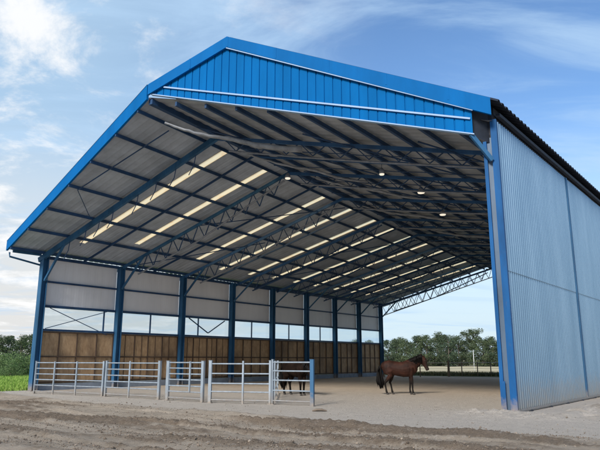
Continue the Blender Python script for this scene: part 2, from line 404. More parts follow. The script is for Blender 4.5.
# standing-seam cladding: flat pans with narrow raised seams
pan = .325; k = 0; u = .05
def gq(u0, u1, o0, o1):
    z = [botz(u0), botz(u1), max(botz(u1)+.01, topz(u1)-.06), max(botz(u0)+.01, topz(u0)-.06)]
    mb.quad(GP(u0, z[0], o0), GP(u1, z[1], o1), GP(u1, z[2], o1), GP(u0, z[3], o0))
while u < 12.6:
    e = min(u+pan-.05, 12.62); gq(u, e, .0, .0)
    if e < 12.5: gq(e, e+.01, .0, -.035); gq(e+.01, e+.04, -.035, -.035); gq(e+.04, e+.05, -.035, 0)
    u += pan
part('gable_cladding', mb, 'blue')
mb = MB(); mb.quad(GP(.05, botz(.05), -.06), GP(.05, topz(.05)-.05, -.06), GP(pk_u, pk_z-.05, -.06), GP(12.62, botz(12.62), -.06)); mb.quad(GP(12.62, botz(12.62), -.06), GP(pk_u, pk_z-.05, -.06), GP(12.62, topz(12.62)-.05, -.06), GP(12.62, botz(12.62), -.055)); part('gable_backing', mb, 'dark')
mb = MB(); mb.quadbox([GP(.1, botz(.1)-.02, -.1), GP(12.66, botz(12.66)-.02, -.1), GP(12.66, botz(12.66)-.02, .05), GP(.1, botz(.1)-.02, .05), GP(.1, botz(.1)+.02, -.1), GP(12.66, botz(12.66)+.02, -.1), GP(12.66, botz(12.66)+.02, .05), GP(.1, botz(.1)+.02, .05)])
part('gable_edge_trim', mb, 'white')
mb = MB(); mb.bar(GP(.7, 12.42, .05), GP(12.56, 9.44, .05), .04, .06); part('gable_rail', mb, 'white', label='thin white rail across the blue gable cladding')
def fas(mb, a, b, h0, h1, N, th_=.1):
    n = N.normalized()*th_
    mb.quadbox([a-V((0, 0, h0)), b-V((0, 0, h1)), b-V((0, 0, h1))+n, a-V((0, 0, h0))+n, a, b, b+n, a+n])
mb = MB(); fas(mb, GP(0, brk_z, .03), GP(pk_u, pk_z, .03), .46, .46, GN); part('fascia', mb, 'blue_trim')
mb = MB(); fas(mb, GP(pk_u, pk_z, .035), GP(tip_u, tip_z, .035), .46, .60, GN)
part('fascia', mb, 'blue_trim')
for k in range(6):
    uj = (1.9, 5.6, 7.7, 9.8, 11.9, 3.55)[k]; zj = topz(uj); mb = MB(); mb.quadbox([GP(uj+a_, zj-(.005 if c_ else .44), o_) for c_ in (0, 1) for a_, o_ in ((-.03, .128), (.03, .128), (.03, .142), (-.03, .142))]); part('joint_strip', mb, 'blue_trim')
mb = MB(); mb.bar(GP(pk_u-.02, pk_z-.485, .10), GP(12.66, topz(12.66)-.60, .10), .05, .035); part('fascia_trim', mb, 'white')
FN = (V((G0.x, G0.y, 0))-V((EF.x, EF.y, 0))).normalized(); FN = V((FN.y, -FN.x, 0))
e0 = V((EF.x, EF.y, 7.66)); e1 = V((G0.x-.02, G0.y, brk_z))
mb = MB(); fas(mb, e0, e1, .50, .64, FN); part('fascia', mb, 'blue_trim')
mb = MB(); n = FN*.12; mb.quadbox([e0+V((0, 0, .002))-n*.2, e1+V((0, 0, .002))-n*.2, e1+n+V((0, 0, .002)), e0+n+V((0, 0, .002)), e0+V((0, 0, .018))-n*.2, e1+V((0, 0, .018))-n*.2, e1+n+V((0, 0, .018)), e0+n+V((0, 0, .018))])
part('roof_edge_flashing', mb, 'white')
# verge closing strip between left fascia and roof sheet
# ---- outer roof skin
BKb, PKb, TPb = RB+V((0, 0, .5)), lerp(RB, RWB, .27)+V((0, 0, 2.6)), RWB+V((0, 0, .6))
eo = WN*.38+V((0, 0, -.13))
def outer(a0, a1, b0, b1, n_, amp, sub=2):
    mb = MB()
    for k in range(n_*4):
        t0, t1 = k/(n_*4), (k+1)/(n_*4)
        h = lambda q: amp*[0, 1, 1, 0][q % 4]
        for j in range(sub):
            f0, f1 = j/sub, (j+1)/sub
            def pt(f, t, hh): return lerp(lerp(a0, a1, f), lerp(b0, b1, f), t)+V((0, 0, hh))
            mb.quad(pt(f0, t0, h(k)), pt(f0, t1, h(k+1)), pt(f1, t1, h(k+1)), pt(f1, t0, h(k)))
    return mb
tipF, pkF, bkF = GP(tip_u, tip_z, -.01), GP(pk_u, pk_z, 0), GP(0, brk_z, 0)
o = part('outer_roof_sheet', outer(bkF, pkF, BKb, PKb, 90, .05), 'dark')
o = part('outer_roof_sheet', outer(pkF, tipF+eo*1.0+V((-.1, .1, 0)), PKb, TPb+eo, 98, .10, 3), 'dark')
# eaves soffit angle under jagged sheet edge; eaves shadow put into its near-black colour
mb = MB(); mb.bar(R+WD*.15+WN*.12+V((0, 0, 9.70)), R+WD*37+WN*.12+V((0, 0, 9.70)), .14, .12); part('eaves_beam', mb, 'dark')
mb = MB(); mb.bar(R+WD*.1-WN*.06+V((0, 0, 9.75)), R+WD*37-WN*.06+V((0, 0, 9.75)), .1, .5); part('eaves_shade_closure', mb, 'dark')  # near-black strip, colour carries the shade above the wall top
# ---- right wall: ribbed sheets between blue posts
def RP(u, z, o=0): return R+WD*u+WN*o+V((0, 0, z))
posts = [0.0, 8.5, 17.0, 25.5, 34.0]
bays = [(.14, 8.40), (8.60, 16.90), (17.10, 25.40), (25.60, 33.90), (34.1, 37.0)]
for (u0, u1) in bays:
    mb = MB(); n_ = max(1, round((u1-u0)/.20)); prof = [(0, 0), (.42, 0), (.54, .045), (.86, .045)]
    us = [(u0+(u1-u0)*(k+a)/n_, o) for k in range(n_) for a, o in prof]+[(u1, 0)]
    zs = [.10, 2.2, 4.36, 4.40, 6.8, 9.5]
    base = len(mb.v)
    for z in zs:
        for (u, o) in us:
            wob = noise.noise(V((u*.7, z*.5, 3)))*.012
            mb.v.append(tuple(RP(u, z, o+.02+wob+(-.0 if z <= 4.36 else .008))))
    m_ = len(us)
    for r_ in range(len(zs)-1):
        for k in range(m_-1): q = base+r_*m_+k; mb.f.append((q, q+1, q+1+m_, q+m_))
    part('side_wall_sheet', mb, 'wallsheet')
    mb = MB(); mb.quad(RP(u0, .1, -.04), RP(u1, .1, -.04), RP(u1, 9.5, -.04), RP(u0, 9.5, -.04)); part('inner_wall_lining', mb, 'panel')
    mb = MB(); mb.bar(RP(u0, 4.385, .062), RP(u1, 4.385, .062), .006, .014); part('sheet_lap', mb, 'web_steel')
for u in posts[1:]:
    mb = MB(); box_dir(mb, RP(u, 0.06, .05), RP(u, 9.5, .05), WD, WN, .17, .12); part('wall_post', mb, 'blue_steel')
mb = MB(); mb.bar(RP(.0, .055, .07), RP(37, .055, .07), .10, .055); mb.bar(RP(.0, .085, .12), RP(37, .085, .12), .02, .05); part('base_rail', mb, 'galv')
mb = MB()
for k in range(9): box_dir(mb, RP(1.2+k*2.1, -.1, .1), RP(1.2+k*2.1, .04, .1), WD, WN, .12, .12)
part('rail_foot', mb, 'dark')
# corner column composite: corner trim, galvanised web, inner flange
FD = V((-.88, .475, 0)).normalized(); FNN = V((-.475, -.88, 0))
mb = MB(); box_dir(mb, RP(.02, 0.0, .0), RP(.02, 9.5, .0), FD, FNN, .20, .2); part('corner_trim', mb, 'blue_post')
cb = RP(.0, 0, 0)+FD*.17
mb = MB(); box_dir(mb, cb-FNN*.02, cb-FNN*.02+V((0, 0, 8.9)), FD, FNN, .17, .03); part('column_web', mb, 'web_steel')
cb2 = RP(0, 0, 0)+FD*.31
mb = MB(); box_dir(mb, cb2-FNN*.02, cb2-FNN*.02+V((0, 0, 8.75)), FD, FNN, .11, .26); part('column', mb, 'blue_post', label='slim blue inner flange of the front right column')
mb = MB(); box_dir(mb, cb+FD*.08+FNN*.14, cb+FD*.08+FNN*.14+V((0, 0, .95)), FD, FNN, .1, .06); part('column_guard', mb, 'blue_post')
mb = MB(); mb.bar(GP(12.55, 8.92, -.05), R+FD*.1+V((0, 0, 8.05))+FNN*.15, .1, .14); part('eaves_bracket', mb, 'blue_steel')
q0, q1 = GP(12.45, 8.98, -.11), RP(.0, 8.7, -.1)+FD*.05
mb = MB(); mb.quad(q0, q1, q1+V((0, 0, 1.3)), q0+V((0, 0, .95))); mb.quad(RP(.0, 9.0, -.08)+FD*.3, RP(-.0, 9.0, .0), RP(0, 10.0, .0), RP(0, 10.0, -.08)+FD*.3); part('corner_shade_panel', mb, 'dark')  # added dark panel, paints the shade of the gap under the roof corner
for u in (8.5, 17, 25.5, 34):
    mb = MB(); hcol(mb, RP(u, 0, -.25), RP(u, 9.3, -.25), WD, WN); part('column', mb, 'blue_steel')
# ---- back: lattice girder under the roof edge, end wall strip above it, end columns
t_b = .992
def lat(P0, P1, n_, name='lattice_girder'):
    mb = MB(); d_ = V((0, 0, -.92))
    mb.bar(P0, P1, .09, .09); mb.bar(P0+d_, P1+d_, .09, .09)
    for k in range(n_):
        a, b = lerp(P0, P1, k/n_), lerp(P0, P1, (k+1)/n_); md = lerp(a, b, .5)
        mb.bar(a, md+d_, .055, .055); mb.bar(md+d_, b, .055, .055)
    part(name, mb, 'lattice')
lat(S1(.0, t_b+.012, -.18), S1(1, t_b+.012, -.2), 15)
lat(S2(.0, t_b+.012, -.2), S2(.99, t_b+.012, -.2), 15)
mb = MB(); mb.quad(S2(0, .999, .02), S2(1, .999, .02), TPb, PKb); mb.quad(S2(0, .999, .02), PKb, BKb, S2(0, .999, .03)); part('back_gable_cladding', mb, 'blue')

# ------------------------------------------------------------------ things hung in the roof
def lamp(p, r, label):
    e = empty('highbay_lamp', p)
    mb = MB(); mb.tube([p+V((0, 0, .30)), p+V((0, 0, .2)), p+V((0, 0, .02))], [.05, .12, r], 12); mb.build('lamp_shade', 'grey_rod', e, True)
    mb = MB(); mb.tube([p+V((0, 0, .019)), p+V((0, 0, -.03))], [r*.93, r*.8], 12); mb.build('lamp_lens', 'lamp', e)
    mb = MB(); mb.tube([p+V((0, 0, .28)), p+V((0, 0, .75))], .012, 5); mb.build('hanger', 'navy_steel', e)
    tag(e, label, 'lamp', 'lamps hung under the barn roof')
lamp(S2(.03, .20, -.85), .16, 'small round lamp at the ridge beside the top of the second rooflight')
lamp(S2(.47, .165, -.75), .13, 'faint lamp under the right roof slope directly below the gable edge')
lamp(S2(.50, .245, -.8), .2, 'glowing lamp under the right roof slope, nearest to the blue gable')
lamp(S2(.42, .375, -.85), .20, 'glowing lamp under the right roof slope, deeper into the barn than the other lit one')
def tarp(pts, rs, label, name='rolled_tarpaulin'):
    mb = MB(); P_ = []
    n_ = 26; rr = []
    for k in range(n_+1):
        f = k/n_*(len(pts)-1); i = min(int(f), len(pts)-2); p = lerp(pts[i], pts[i+1], f-i); r = lerp(rs[i], rs[i+1], f-i)
        p = p+V((0, 0, -.12*math.sin((f-i)*math.pi)-.03*noise.noise(V((k*.7, 1, 2))))); P_.append(p); rr.append((r*(1+.25*noise.noise(V((k*.9, 5, 1)))), r*(.7+.25*noise.noise(V((k*.8, 9, 1))))))
    mb.tube(P_, rr, 10); o = mb.build(name, 'tarp', None, True); tag(o, label, 'tarpaulin', 'rolled tarpaulins slung under the right roof slope'); return o
tarp([S2(.0, .02, -.75), S2(.16, .045, -.9), S2(.36, .07, -.85)], [.07, .12, .19], 'long grey tarpaulin roll slung just behind the blue gable, thicker at its right end')
tarp([S2(.07, .10, -.8), S2(.25, .15, -.9), S2(.36, .20, -.8)], [.04, .09, .07], 'thin grey tarpaulin roll slung below and behind the long one')
tarp([S2(.14, .20, -.7), S2(.34, .24, -.85), S2(.5, .28, -.8)], [.05, .10, .05], 'sagging grey tarpaulin roll left of the glowing lamp')
tarp([S2(.10, .34, -.8), S2(.3, .38, -.9), S2(.55, .42, -.8)], [.05, .12, .07], 'dark sagging tarpaulin roll deep in the right roof slope')
tarp([S2(.2, .5, -.8), S2(.42, .54, -.9), S2(.62, .58, -.8)], [.06, .14, .07], 'farthest sagging tarpaulin roll under the right roof slope')

# ------------------------------------------------------------------ pens
def pen_panel(x0, y0, x1, y1, rails, mids, h, label, cat='fence panel', name='fence_panel', posts_=(.07, .07), blue=(0, 0), toph=None):
    a, b = g(x0, y0), g(x1, y1); d = (b-a); Ln = d.length; d.normalize(); nn = V((d.y, -d.x, 0))
    e = empty(name, a, math.atan2(d.y, d.x))
    tag(e, label, cat, 'galvanised stock pen along the barn front')
    for q, w, bl in ((a, posts_[0], blue[0]), (b, posts_[1], blue[1])):
        if w: 
            mb = MB(); box_dir(mb, q, q+V((0, 0, h+.03)), d, nn, w, .09); mb.bar(q+V((0, 0, h+.035)), q+V((0, 0, h+.05)), w+.02, .11, nn); mb.quadbox([q+d*sx*.1+nn*sy*.1+V((0, 0, z)) for z in (.0, .02) for sx, sy in ((-1, -1), (1, -1), (1, 1), (-1, 1))]); mb.build('post', 'pen_blue' if bl else 'galv', e)
    for m_ in mids:
        q = lerp(a, b, m_); mb = MB(); box_dir(mb, q+V((0, 0, .0 if len(rails) < 7 else .35))+nn*.045, q+V((0, 0, h+.03))+nn*.045, d, nn, .065, .045); mb.build('upright', 'galv', e)
    a2, b2 = a+d*(posts_[0]/2), b-d*(posts_[1]/2)
    for z in rails:
        mb = MB(); mb.tube([a2+V((0, 0, z)), b2+V((0, 0, z))], .026, 8, False); mb.build('rail', 'galv', e, True)
    mb = MB()
    for z in (h*.3, h*.75):
        mb.bar(b2+V((0, 0, z))-nn*.03, b2+d*.1+V((0, 0, z))-nn*.03, .05, .03)
    mb.build('latch', 'galv', e)
R5 = (.12, .42, .72, 1.08, 1.44); R6 = (.12, .40, .66, .92, 1.18, 1.45); R7 = (.12, .36, .58, .82, 1.04, 1.26, 1.48)
pen_panel(34, 393.5, 102, 396.5, R6, (.30, .63), 1.48, 'long galvanised fence panel at the far left, next to the blue corner column', posts_=(.06, .09))
pen_panel(105, 396.6, 158.3, 399.6, R6, (.47,), 1.5, 'galvanised fence panel with one upright, left of the narrow gate', posts_=(.09, .12))
pen_panel(167, 400.3, 202, 402.5, R7, (.66,), 1.5, 'narrow galvanised gate with seven rails between two stout posts', 'gate', 'pen_gate', posts_=(.16, .13), blue=(0, 0))
pen_panel(209.5, 403, 270, 404.4, R5, (.56,), 1.52, 'galvanised fence panel with five rails, right of the narrow gate', posts_=(.12, .08))
pen_panel(272.5, 404.6, 312.3, 406.2, (.14, .50, .86, 1.19, 1.50), (), 1.56, 'last galvanised fence panel, ending at a blue post beside the dark horse', posts_=(.05, .14), blue=(0, 1))
pen_panel(274, 402.5, 277.5, 393.5, (.14, .45, .8, 1.15, 1.48), (.5,), 1.5, 'galvanised fence panel running back into the barn, left of the dark horse', posts_=(.08, .08))
# feed rail along the wall
# ------------------------------------------------------------------ ground
NQ = V((-.515, -.857, 0)); NE = V((.857, -.515, 0))
def ss(a, b, x):
    t = max(0, min(1, (x-a)/(b-a))); return t*t*(3-2*t)
churn = [0.0]
def gz(x, y):
    churn[0] = 0.0
    p = V((x, y, 0))-L; q = p.dot(NQ); l = p.dot(NE)
    if q < -3 and not (x > 6): return 0.0
    qb = min(6.4, 2.2+.20*max(l, -2)) if l > -3 else 1.8
    qb += .35*noise.noise(V((l*.5, q*.3, 4)))
    m_ = ss(qb-.5, qb+.6, q)*(1-ss(60, 200, q)); z = 0
    z += .010*noise.noise(V((x*2.2, y*2.2, 0)))
    if m_ > 0:
        wq = q+.35*noise.noise(V((l*.22, q*.12, 9)))
        r = noise.noise(V((l*.08, wq*.9, 1)))*.12+noise.noise(V((l*.25, wq*2.6, 7)))*.06
        cl_ = ss(-.16, .34, noise.noise(V((l*.11, wq*1.15, 11)))+.30*noise.noise(V((l*.6, wq*2.6, 4)))+.15*noise.noise(V((l*2.2, wq*5, 14))))
        r += .035*math.sin(wq*8.5+1.5*noise.noise(V((l*.1, 3, 1))))*(1-cl_)*ss(-.2, .3, noise.noise(V((l*.07, wq*.8, 21))))
        r += cl_*(.015+abs(noise.noise(V((x*2.9, y*2.9, 2))))*.07+abs(noise.noise(V((x*6.5, y*6.5, 3))))*.10+abs(noise.noise(V((x*13, y*13, 3))))*.05)+noise.noise(V((x*6, y*6, 8)))*.02+noise.noise(V((x*14, y*14, 8)))*.014
        for off in (1.35, 2.95, 4.9, 6.3):
            dd = q-(qb-.35*noise.noise(V((l*.5, q*.3, 4))))-off-.5*noise.noise(V((l*.06, off, 2)))
            w = (1-ss(.13, .22, abs(dd)))*ss(-.25, .1, noise.noise(V((l*.12, off*3, 6))))
            if w > 0: r = r*(1-.75*w)+w*(-.045+.022*(1 if math.sin((l+abs(dd)*1.2)*2*math.pi/.34) > 0 else -1)); cl_ *= (1-.6*w)
            r += .04*math.exp(-((abs(dd)-.29)/.07)**2)*ss(-.25, .1, noise.noise(V((l*.12, off*3, 6))))
        churn[0] = cl_*m_
        z += m_*(r-.02)
        z += .07*math.exp(-((q-qb-.3)/.35)**2)*(.6+.8*noise.noise(V((l*.9, q, 3))))
    pr = V((x, y, 0))-R; uw = pr.dot(WD); ow = pr.dot(WN)
    if ow > .5 and uw > -2.5:
        k = ss(.6, 1.9, ow)*.8*(1-ss(1.6, 4.5, ow))*ss(-2.2, .6, uw)
        z += k*(.12+.22*noise.noise(V((uw*.8, ow*1.2, 8)))+.20*abs(noise.noise(V((x*2.2, y*2.2, 6))))+.10*abs(noise.noise(V((x*6, y*6, 1))))); churn[0] = max(churn[0], k*.55*ss(-.1, .4, noise.noise(V((x*1.2, y*1.2, 2)))))
    k2 = math.exp(-((uw+.9)**2+(ow+.1)**2*.5)/1.1); z += k2*(.08+.18*abs(noise.noise(V((x*2.4, y*2.4, 1))))+.10*abs(noise.noise(V((x*6, y*6, 5)))))
    return z
def axis(lo_, hi_, step, far, n_):
    fine = [lo_+i*step for i in range(int((hi_-lo_)/step)+1)]
    out = []; d = step; x = fine[-1]
    hi = []
    while x < far: d *= 1.28; x += d; hi.append(x)
    lw = []; d = step; x = fine[0]
    while x > -far: d *= 1.28; x -= d; lw.append(x)
    return lw[::-1]+fine+hi
xs = axis(-15, 17, .075, 3500, 0); ys = axis(8.6, 33, .055, 3500, 0)
gv = []; chv = []; nx = len(xs)
for y in ys:
    for x in xs: gv.append((x, y, gz(x, y))); chv.append(churn[0])
gf = [(j*nx+i, j*nx+i+1, (j+1)*nx+i+1, (j+1)*nx+i) for j in range(len(ys)-1) for i in range(nx-1)]
me = bpy.data.meshes.new('ground'); me.from_pydata(gv, [], gf); me.update()
for p in me.polygons: p.use_smooth = True
at_ = me.attributes.new('churn', 'FLOAT', 'POINT'); at_.data.foreach_set('value', chv)
def m_ground():
    m, n, b = new_mat('dirt_and_sand')
    tc = n.nodes.new('ShaderNodeTexCoord'); obj = tc.outputs['Object']
    def lin(vec):         # signed distance along vec from L
        sb = n.nodes.new('ShaderNodeVectorMath'); sb.operation = 'SUBTRACT'; n.links.new(obj, sb.inputs[0]); sb.inputs[1].default_value = L
        d = n.nodes.new('ShaderNodeVectorMath'); d.operation = 'DOT_PRODUCT'; n.links.new(sb.outputs[0], d.inputs[0]); d.inputs[1].default_value = vec; return d.outputs['Value']
    def math_(op, a, b_=None, c=None):
        q = n.nodes.new('ShaderNodeMath'); q.operation = op
        for i_, v in enumerate((a, b_, c)):
            if v is None: continue
            if isinstance(v, (int, float)): q.inputs[i_].default_value = v
            else: n.links.new(v, q.inputs[i_])
        return q.outputs[0]
    def mr(v, a, b_, c=0, d=1):
        q = n.nodes.new('ShaderNodeMapRange'); n.links.new(v, q.inputs[0]); q.inputs[1].default_value = a; q.inputs[2].default_value = b_; q.inputs[3].default_value = c; q.inputs[4].default_value = d; q.interpolation_type = 'SMOOTHSTEP'; return q.outputs[0]
    q = lin(NQ); l = lin(NE)
    big = noise_node(n, .55, 5, .6, obj); med = noise_node(n, 2.2, 8, .7, obj); fine = noise_node(n, 22, 8, .8, obj)
    rot = math.atan2(NE.y, NE.x)
    st = noise_node(n, 1.0, 7, .65, coords(n, (.16, 1.5, 1), (0, 0, -rot)))
    st2 = noise_node(n, 3.0, 6, .65, coords(n, (.35, 1.5, 1), (0, 0, -rot)))
    qb = math_('MINIMUM', math_('MULTIPLY_ADD', l, .20, 2.2), 6.4)
    dq = math_('SUBTRACT', q, qb); dq = math_('ADD', dq, math_('MULTIPLY_ADD', med.outputs['Fac'], 1.6, -.8))
    dirt_m = mr(dq, -.35, .45)
    dirt = ramp(n, st.outputs['Fac'], [(.34, (.21, .165, .12)), (.45, (.35, .28, .21)), (.55, (.52, .435, .345)), (.68, (.60, .515, .42))])
    dirt = mix(n, dirt, ramp(n, st2.outputs['Fac'], [(.35, (.12, .09, .07)), (.6, (.35, .29, .235))]), .4)
    dirt = mix(n, dirt, ramp(n, fine.outputs['Fac'], [(.35, (.11, .085, .065)), (.65, (.38, .32, .26))]), .3)
    ca = n.nodes.new('ShaderNodeAttribute'); ca.attribute_name = 'churn'
    pale = mix(n, dirt, (.60, .51, .41), .45)
    dark_ = mix(n, dirt, ramp(n, fine.outputs['Fac'], [(.3, (.115, .083, .058)), (.7, (.36, .28, .205))]), .75)
    dirt = mix(n, pale, dark_, mr(math_('ADD', ca.outputs['Fac'], math_('MULTIPLY_ADD', med.outputs['Fac'], .9, -.45)), .0, .8))
    sand = ramp(n, med.outputs['Fac'], [(.3, (.57, .50, .425)), (.7, (.72, .635, .54))])
    sand = mix(n, sand, ramp(n, fine.outputs['Fac'], [(.4, (.42, .37, .32)), (.6, (.74, .68, .61))]), .35)
    inner = ramp(n, big.outputs['Fac'], [(.3, (.60, .49, .37)), (.7, (.74, .61, .47))])  # brown floor, colour raised and warmed to stand for light at the back
    inner = mix(n, inner, ramp(n, fine.outputs['Fac'], [(.35, (.34, .27, .21)), (.65, (.62, .53, .43))]), .3)
    c = mix(n, inner, sand, mr(math_('ADD', q, math_('MULTIPLY', big.outputs['Fac'], 6)), -9, 0))
    md_ = math_('MULTIPLY', ca.outputs['Fac'], 1.5); c = mix(n, c, dirt, math_('MINIMUM', math_('MAXIMUM', dirt_m, md_), 1.0))
    n.links.new(c, b.inputs['Base Color']); b.inputs['Roughness'].default_value = .95; b.inputs['Specular IOR Level'].default_value = .15
    vf = noise_node(n, 70, 5, .8, obj); hsum = math_('ADD', math_('ADD', math_('MULTIPLY', fine.outputs['Fac'], .7), med.outputs['Fac']), math_('MULTIPLY', vf.outputs['Fac'], .25))
    hoof = noise_node(n, 7, 4, .6, obj); c = mix(n, c, (.33, .27, .215), mr(hoof.outputs['Fac'], .56, .72, 0, .55)); c = mix(n, c, (.62, .56, .49), mr(hoof.outputs['Fac'], .42, .30, 0, .4))
    n.links.new(c, b.inputs['Base Color'])
    bump(n, b, hsum, 1.0, .09); return m
M['ground'] = m_ground(); me.materials.append(M['ground'])
go = bpy.data.objects.new('ground', me); C.objects.link(go); tag(go, kind='structure')
# meadow on the left, rough verge and dry field behind
def m_field(name, c1, c2, c3, sc_=.5):
    m, n, b = new_mat(name)
    t = noise_node(n, sc_, 8, .7, coords(n)); t2 = noise_node(n, sc_*14, 6, .75, coords(n))
    c = ramp(n, t.outputs['Fac'], [(.3, c1), (.5, c2), (.72, c3)])
    c = mix(n, c, ramp(n, t2.outputs['Fac'], [(.3, c1), (.7, c3)]), .35)
    n.links.new(c, b.inputs['Base Color']); b.inputs['Roughness'].default_value = .95; b.inputs['Specular IOR Level'].default_value = .1
    bump(n, b, t2.outputs['Fac'], .6, .1); return m
M['meadow'] = m_field('meadow_grass', (.12, .25, .03), (.19, .35, .05), (.28, .44, .08))
M['dryfield'] = m_field('dry_field', (.38, .32, .20), (.52, .45, .29), (.62, .55, .37), .08)
M['verge'] = m_field('rough_verge', (.06, .09, .03), (.11, .13, .05), (.20, .18, .09))
def sheet(name, pts, z, m, wob=.5):
    # outline with an uneven edge
    out = []
    for i in range(len(pts)):
        a, b = V((*pts[i], 0)), V((*pts[(i+1) % len(pts)], 0)); d = b-a; n_ = max(2, min(80, int(d.length/.8)))
        nn = V((d.y, -d.x, 0)).normalized()
        for k in range(n_):
            p = lerp(a, b, k/n_); w = 0 if k == 0 else wob*noise.noise(V((p.x*.6, p.y*.6, 3))); out.append((p.x+nn.x*w, p.y+nn.y*w, z))
    bm = bmesh.new(); vs = [bm.verts.new(p) for p in out]; f = bm.faces.new(vs); bmesh.ops.triangulate(bm, faces=[f])
    bmesh.ops.recalc_face_normals(bm, faces=bm.faces)
    me = bpy.data.meshes.new(name); bm.to_mesh(me); bm.free(); me.materials.append(M[m])
    if me.polygons[0].normal.z < 0: me.flip_normals()
    o = bpy.data.objects.new(name, me); C.objects.link(o); tag(o, kind='structure'); return o
sheet('meadow', [(-15.3, 33.0), (-17.5, 31.4), (-40, 27), (-700, 20), (-700, 900), (-60, 900), (4.5, 63.5), (-2, 55)], .03, 'meadow')
# field and verge lie beyond the back of the barn
fdir = V((.64, .77, 0))
sheet('field_verge', [(4, 62.5), (9.0, 63.8), (11, 62), (28, 50.5), (60, 35), (75, 42), (35, 72), (10, 85), (0, 72)], .020, 'verge', .6)
sheet('dry_field', [(-10, 84), (10, 79), (30, 68), (60, 50), (90, 30), (900, 100), (900, 900), (-50, 900), (-35, 300)], .034, 'dryfield', .8)

# clods and pebbles on the dirt
mb = MB(); cnt = 0
while cnt < 11000:
    y = random.uniform(9.5, 30)**1; x = random.uniform(-.52, .52)*y*1.1
    if random.random() > (14/y)**2: continue
    p = V((x, y, 0)); q = (p-L).dot(NQ); l = (p-L).dot(NE); qb = min(6.4, 2.2+.2*max(l, -2))
    if q < qb-.2 and random.random() > .10: continue
    if q < -.5 and not ((p-R).dot(WN) > .4 and random.random() < .5): continue
    if noise.noise(V((l*.13, q*.95, 11))) < .0 and random.random() < .9: continue
    s_ = random.choice((.007, .010, .012, .016, .020, .036 if random.random() < .15 else .012)); z = gz(x, y)
    k = len(mb.v)
    for d in ((1, 0, 0), (-1, 0, 0), (0, 1, 0), (0, -1, 0), (0, 0, .8), (0, 0, -.6), ):
        jj = random.uniform(.7, 1.3); mb.v.append((x+d[0]*s_*jj+random.uniform(-.3, .3)*s_, y+d[1]*s_*jj+random.uniform(-.3, .3)*s_, z+s_*.3+d[2]*s_*jj))
    for f in ((0, 2, 4), (2, 1, 4), (1, 3, 4), (3, 0, 4), (2, 0, 5), (1, 2, 5), (3, 1, 5), (0, 3, 5)): mb.f.append(tuple(k+i for i in f))
    cnt += 1
def m_clod():
    m, n, b = new_mat('clods'); ge = n.nodes.new('ShaderNodeNewGeometry')
    n.links.new(ramp(n, ge.outputs['Random Per Island'], [(0, (.11, .083, .06)), (.8, (.23, .18, .135)), (1, (.32, .265, .21))]), b.inputs['Base Color']); b.inputs['Roughness'].default_value = .95; return m
M['clod'] = m_clod()
o = mb.build('loose_clods', 'clod'); tag(o, 'loose soil clods and pebbles scattered over the rutted dirt', 'clods', kind='stuff')
# flat dark stone by the pen
mb = MB(); p = g(318, 411.5)
mb.tube([p+V((-.18, .02, .02)), p+V((-.05, 0, .05)), p+V((.12, .03, .05)), p+V((.28, .02, .02))], [(.04, .02), (.10, .04), (.09, .04), (.03, .02)], 7); o = mb.build('flat_stone', 'clod'); tag(o, 'flat dark stone lying on the sand just right of the blue pen post', 'stone')
# grass blades
def blades(name, spots, n_, h, mat, label):
    mb = MB()
    for _ in range(n_):
        x, y = spots(); hh = h*random.uniform(.5, 1.2); a = random.uniform(0, math.pi); w = .03*hh/.3+.01; dx, dy = math.cos(a)*w, math.sin(a)*w; lx, ly = random.uniform(-.3, .3)*hh, random.uniform(-.3, .3)*hh
        k = len(mb.v); mb.v += [(x-dx, y-dy, 0), (x+dx, y+dy, 0), (x+lx, y+ly, hh)]; mb.f.append((k, k+1, k+2))
    o = mb.build(name, mat); tag(o, label, 'grass', kind='stuff')
def left_spot():
    while True:
        y = random.uniform(31.4, 60); x = random.uniform(-.62, -.42)*y
        if (V((x, y, 0))-L).dot(W_) < -.7 and y > 31.6+.3*noise.noise(V((x, y, 0))): return x, y
blades('meadow_grass', left_spot, 26000, .19, 'grass_blade', 'bright green meadow grass left of the barn')
def back_spot():
    t = random.random(); p = lerp(V((9.5, 64.5, 0)), V((42, 46, 0)), t)+fdir*random.uniform(0, 9)**1; return p.x, p.y
blades('verge_grass', back_spot, 22000, .32, 'grass_dry', 'rough dark grass along the wire fence behind the barn')

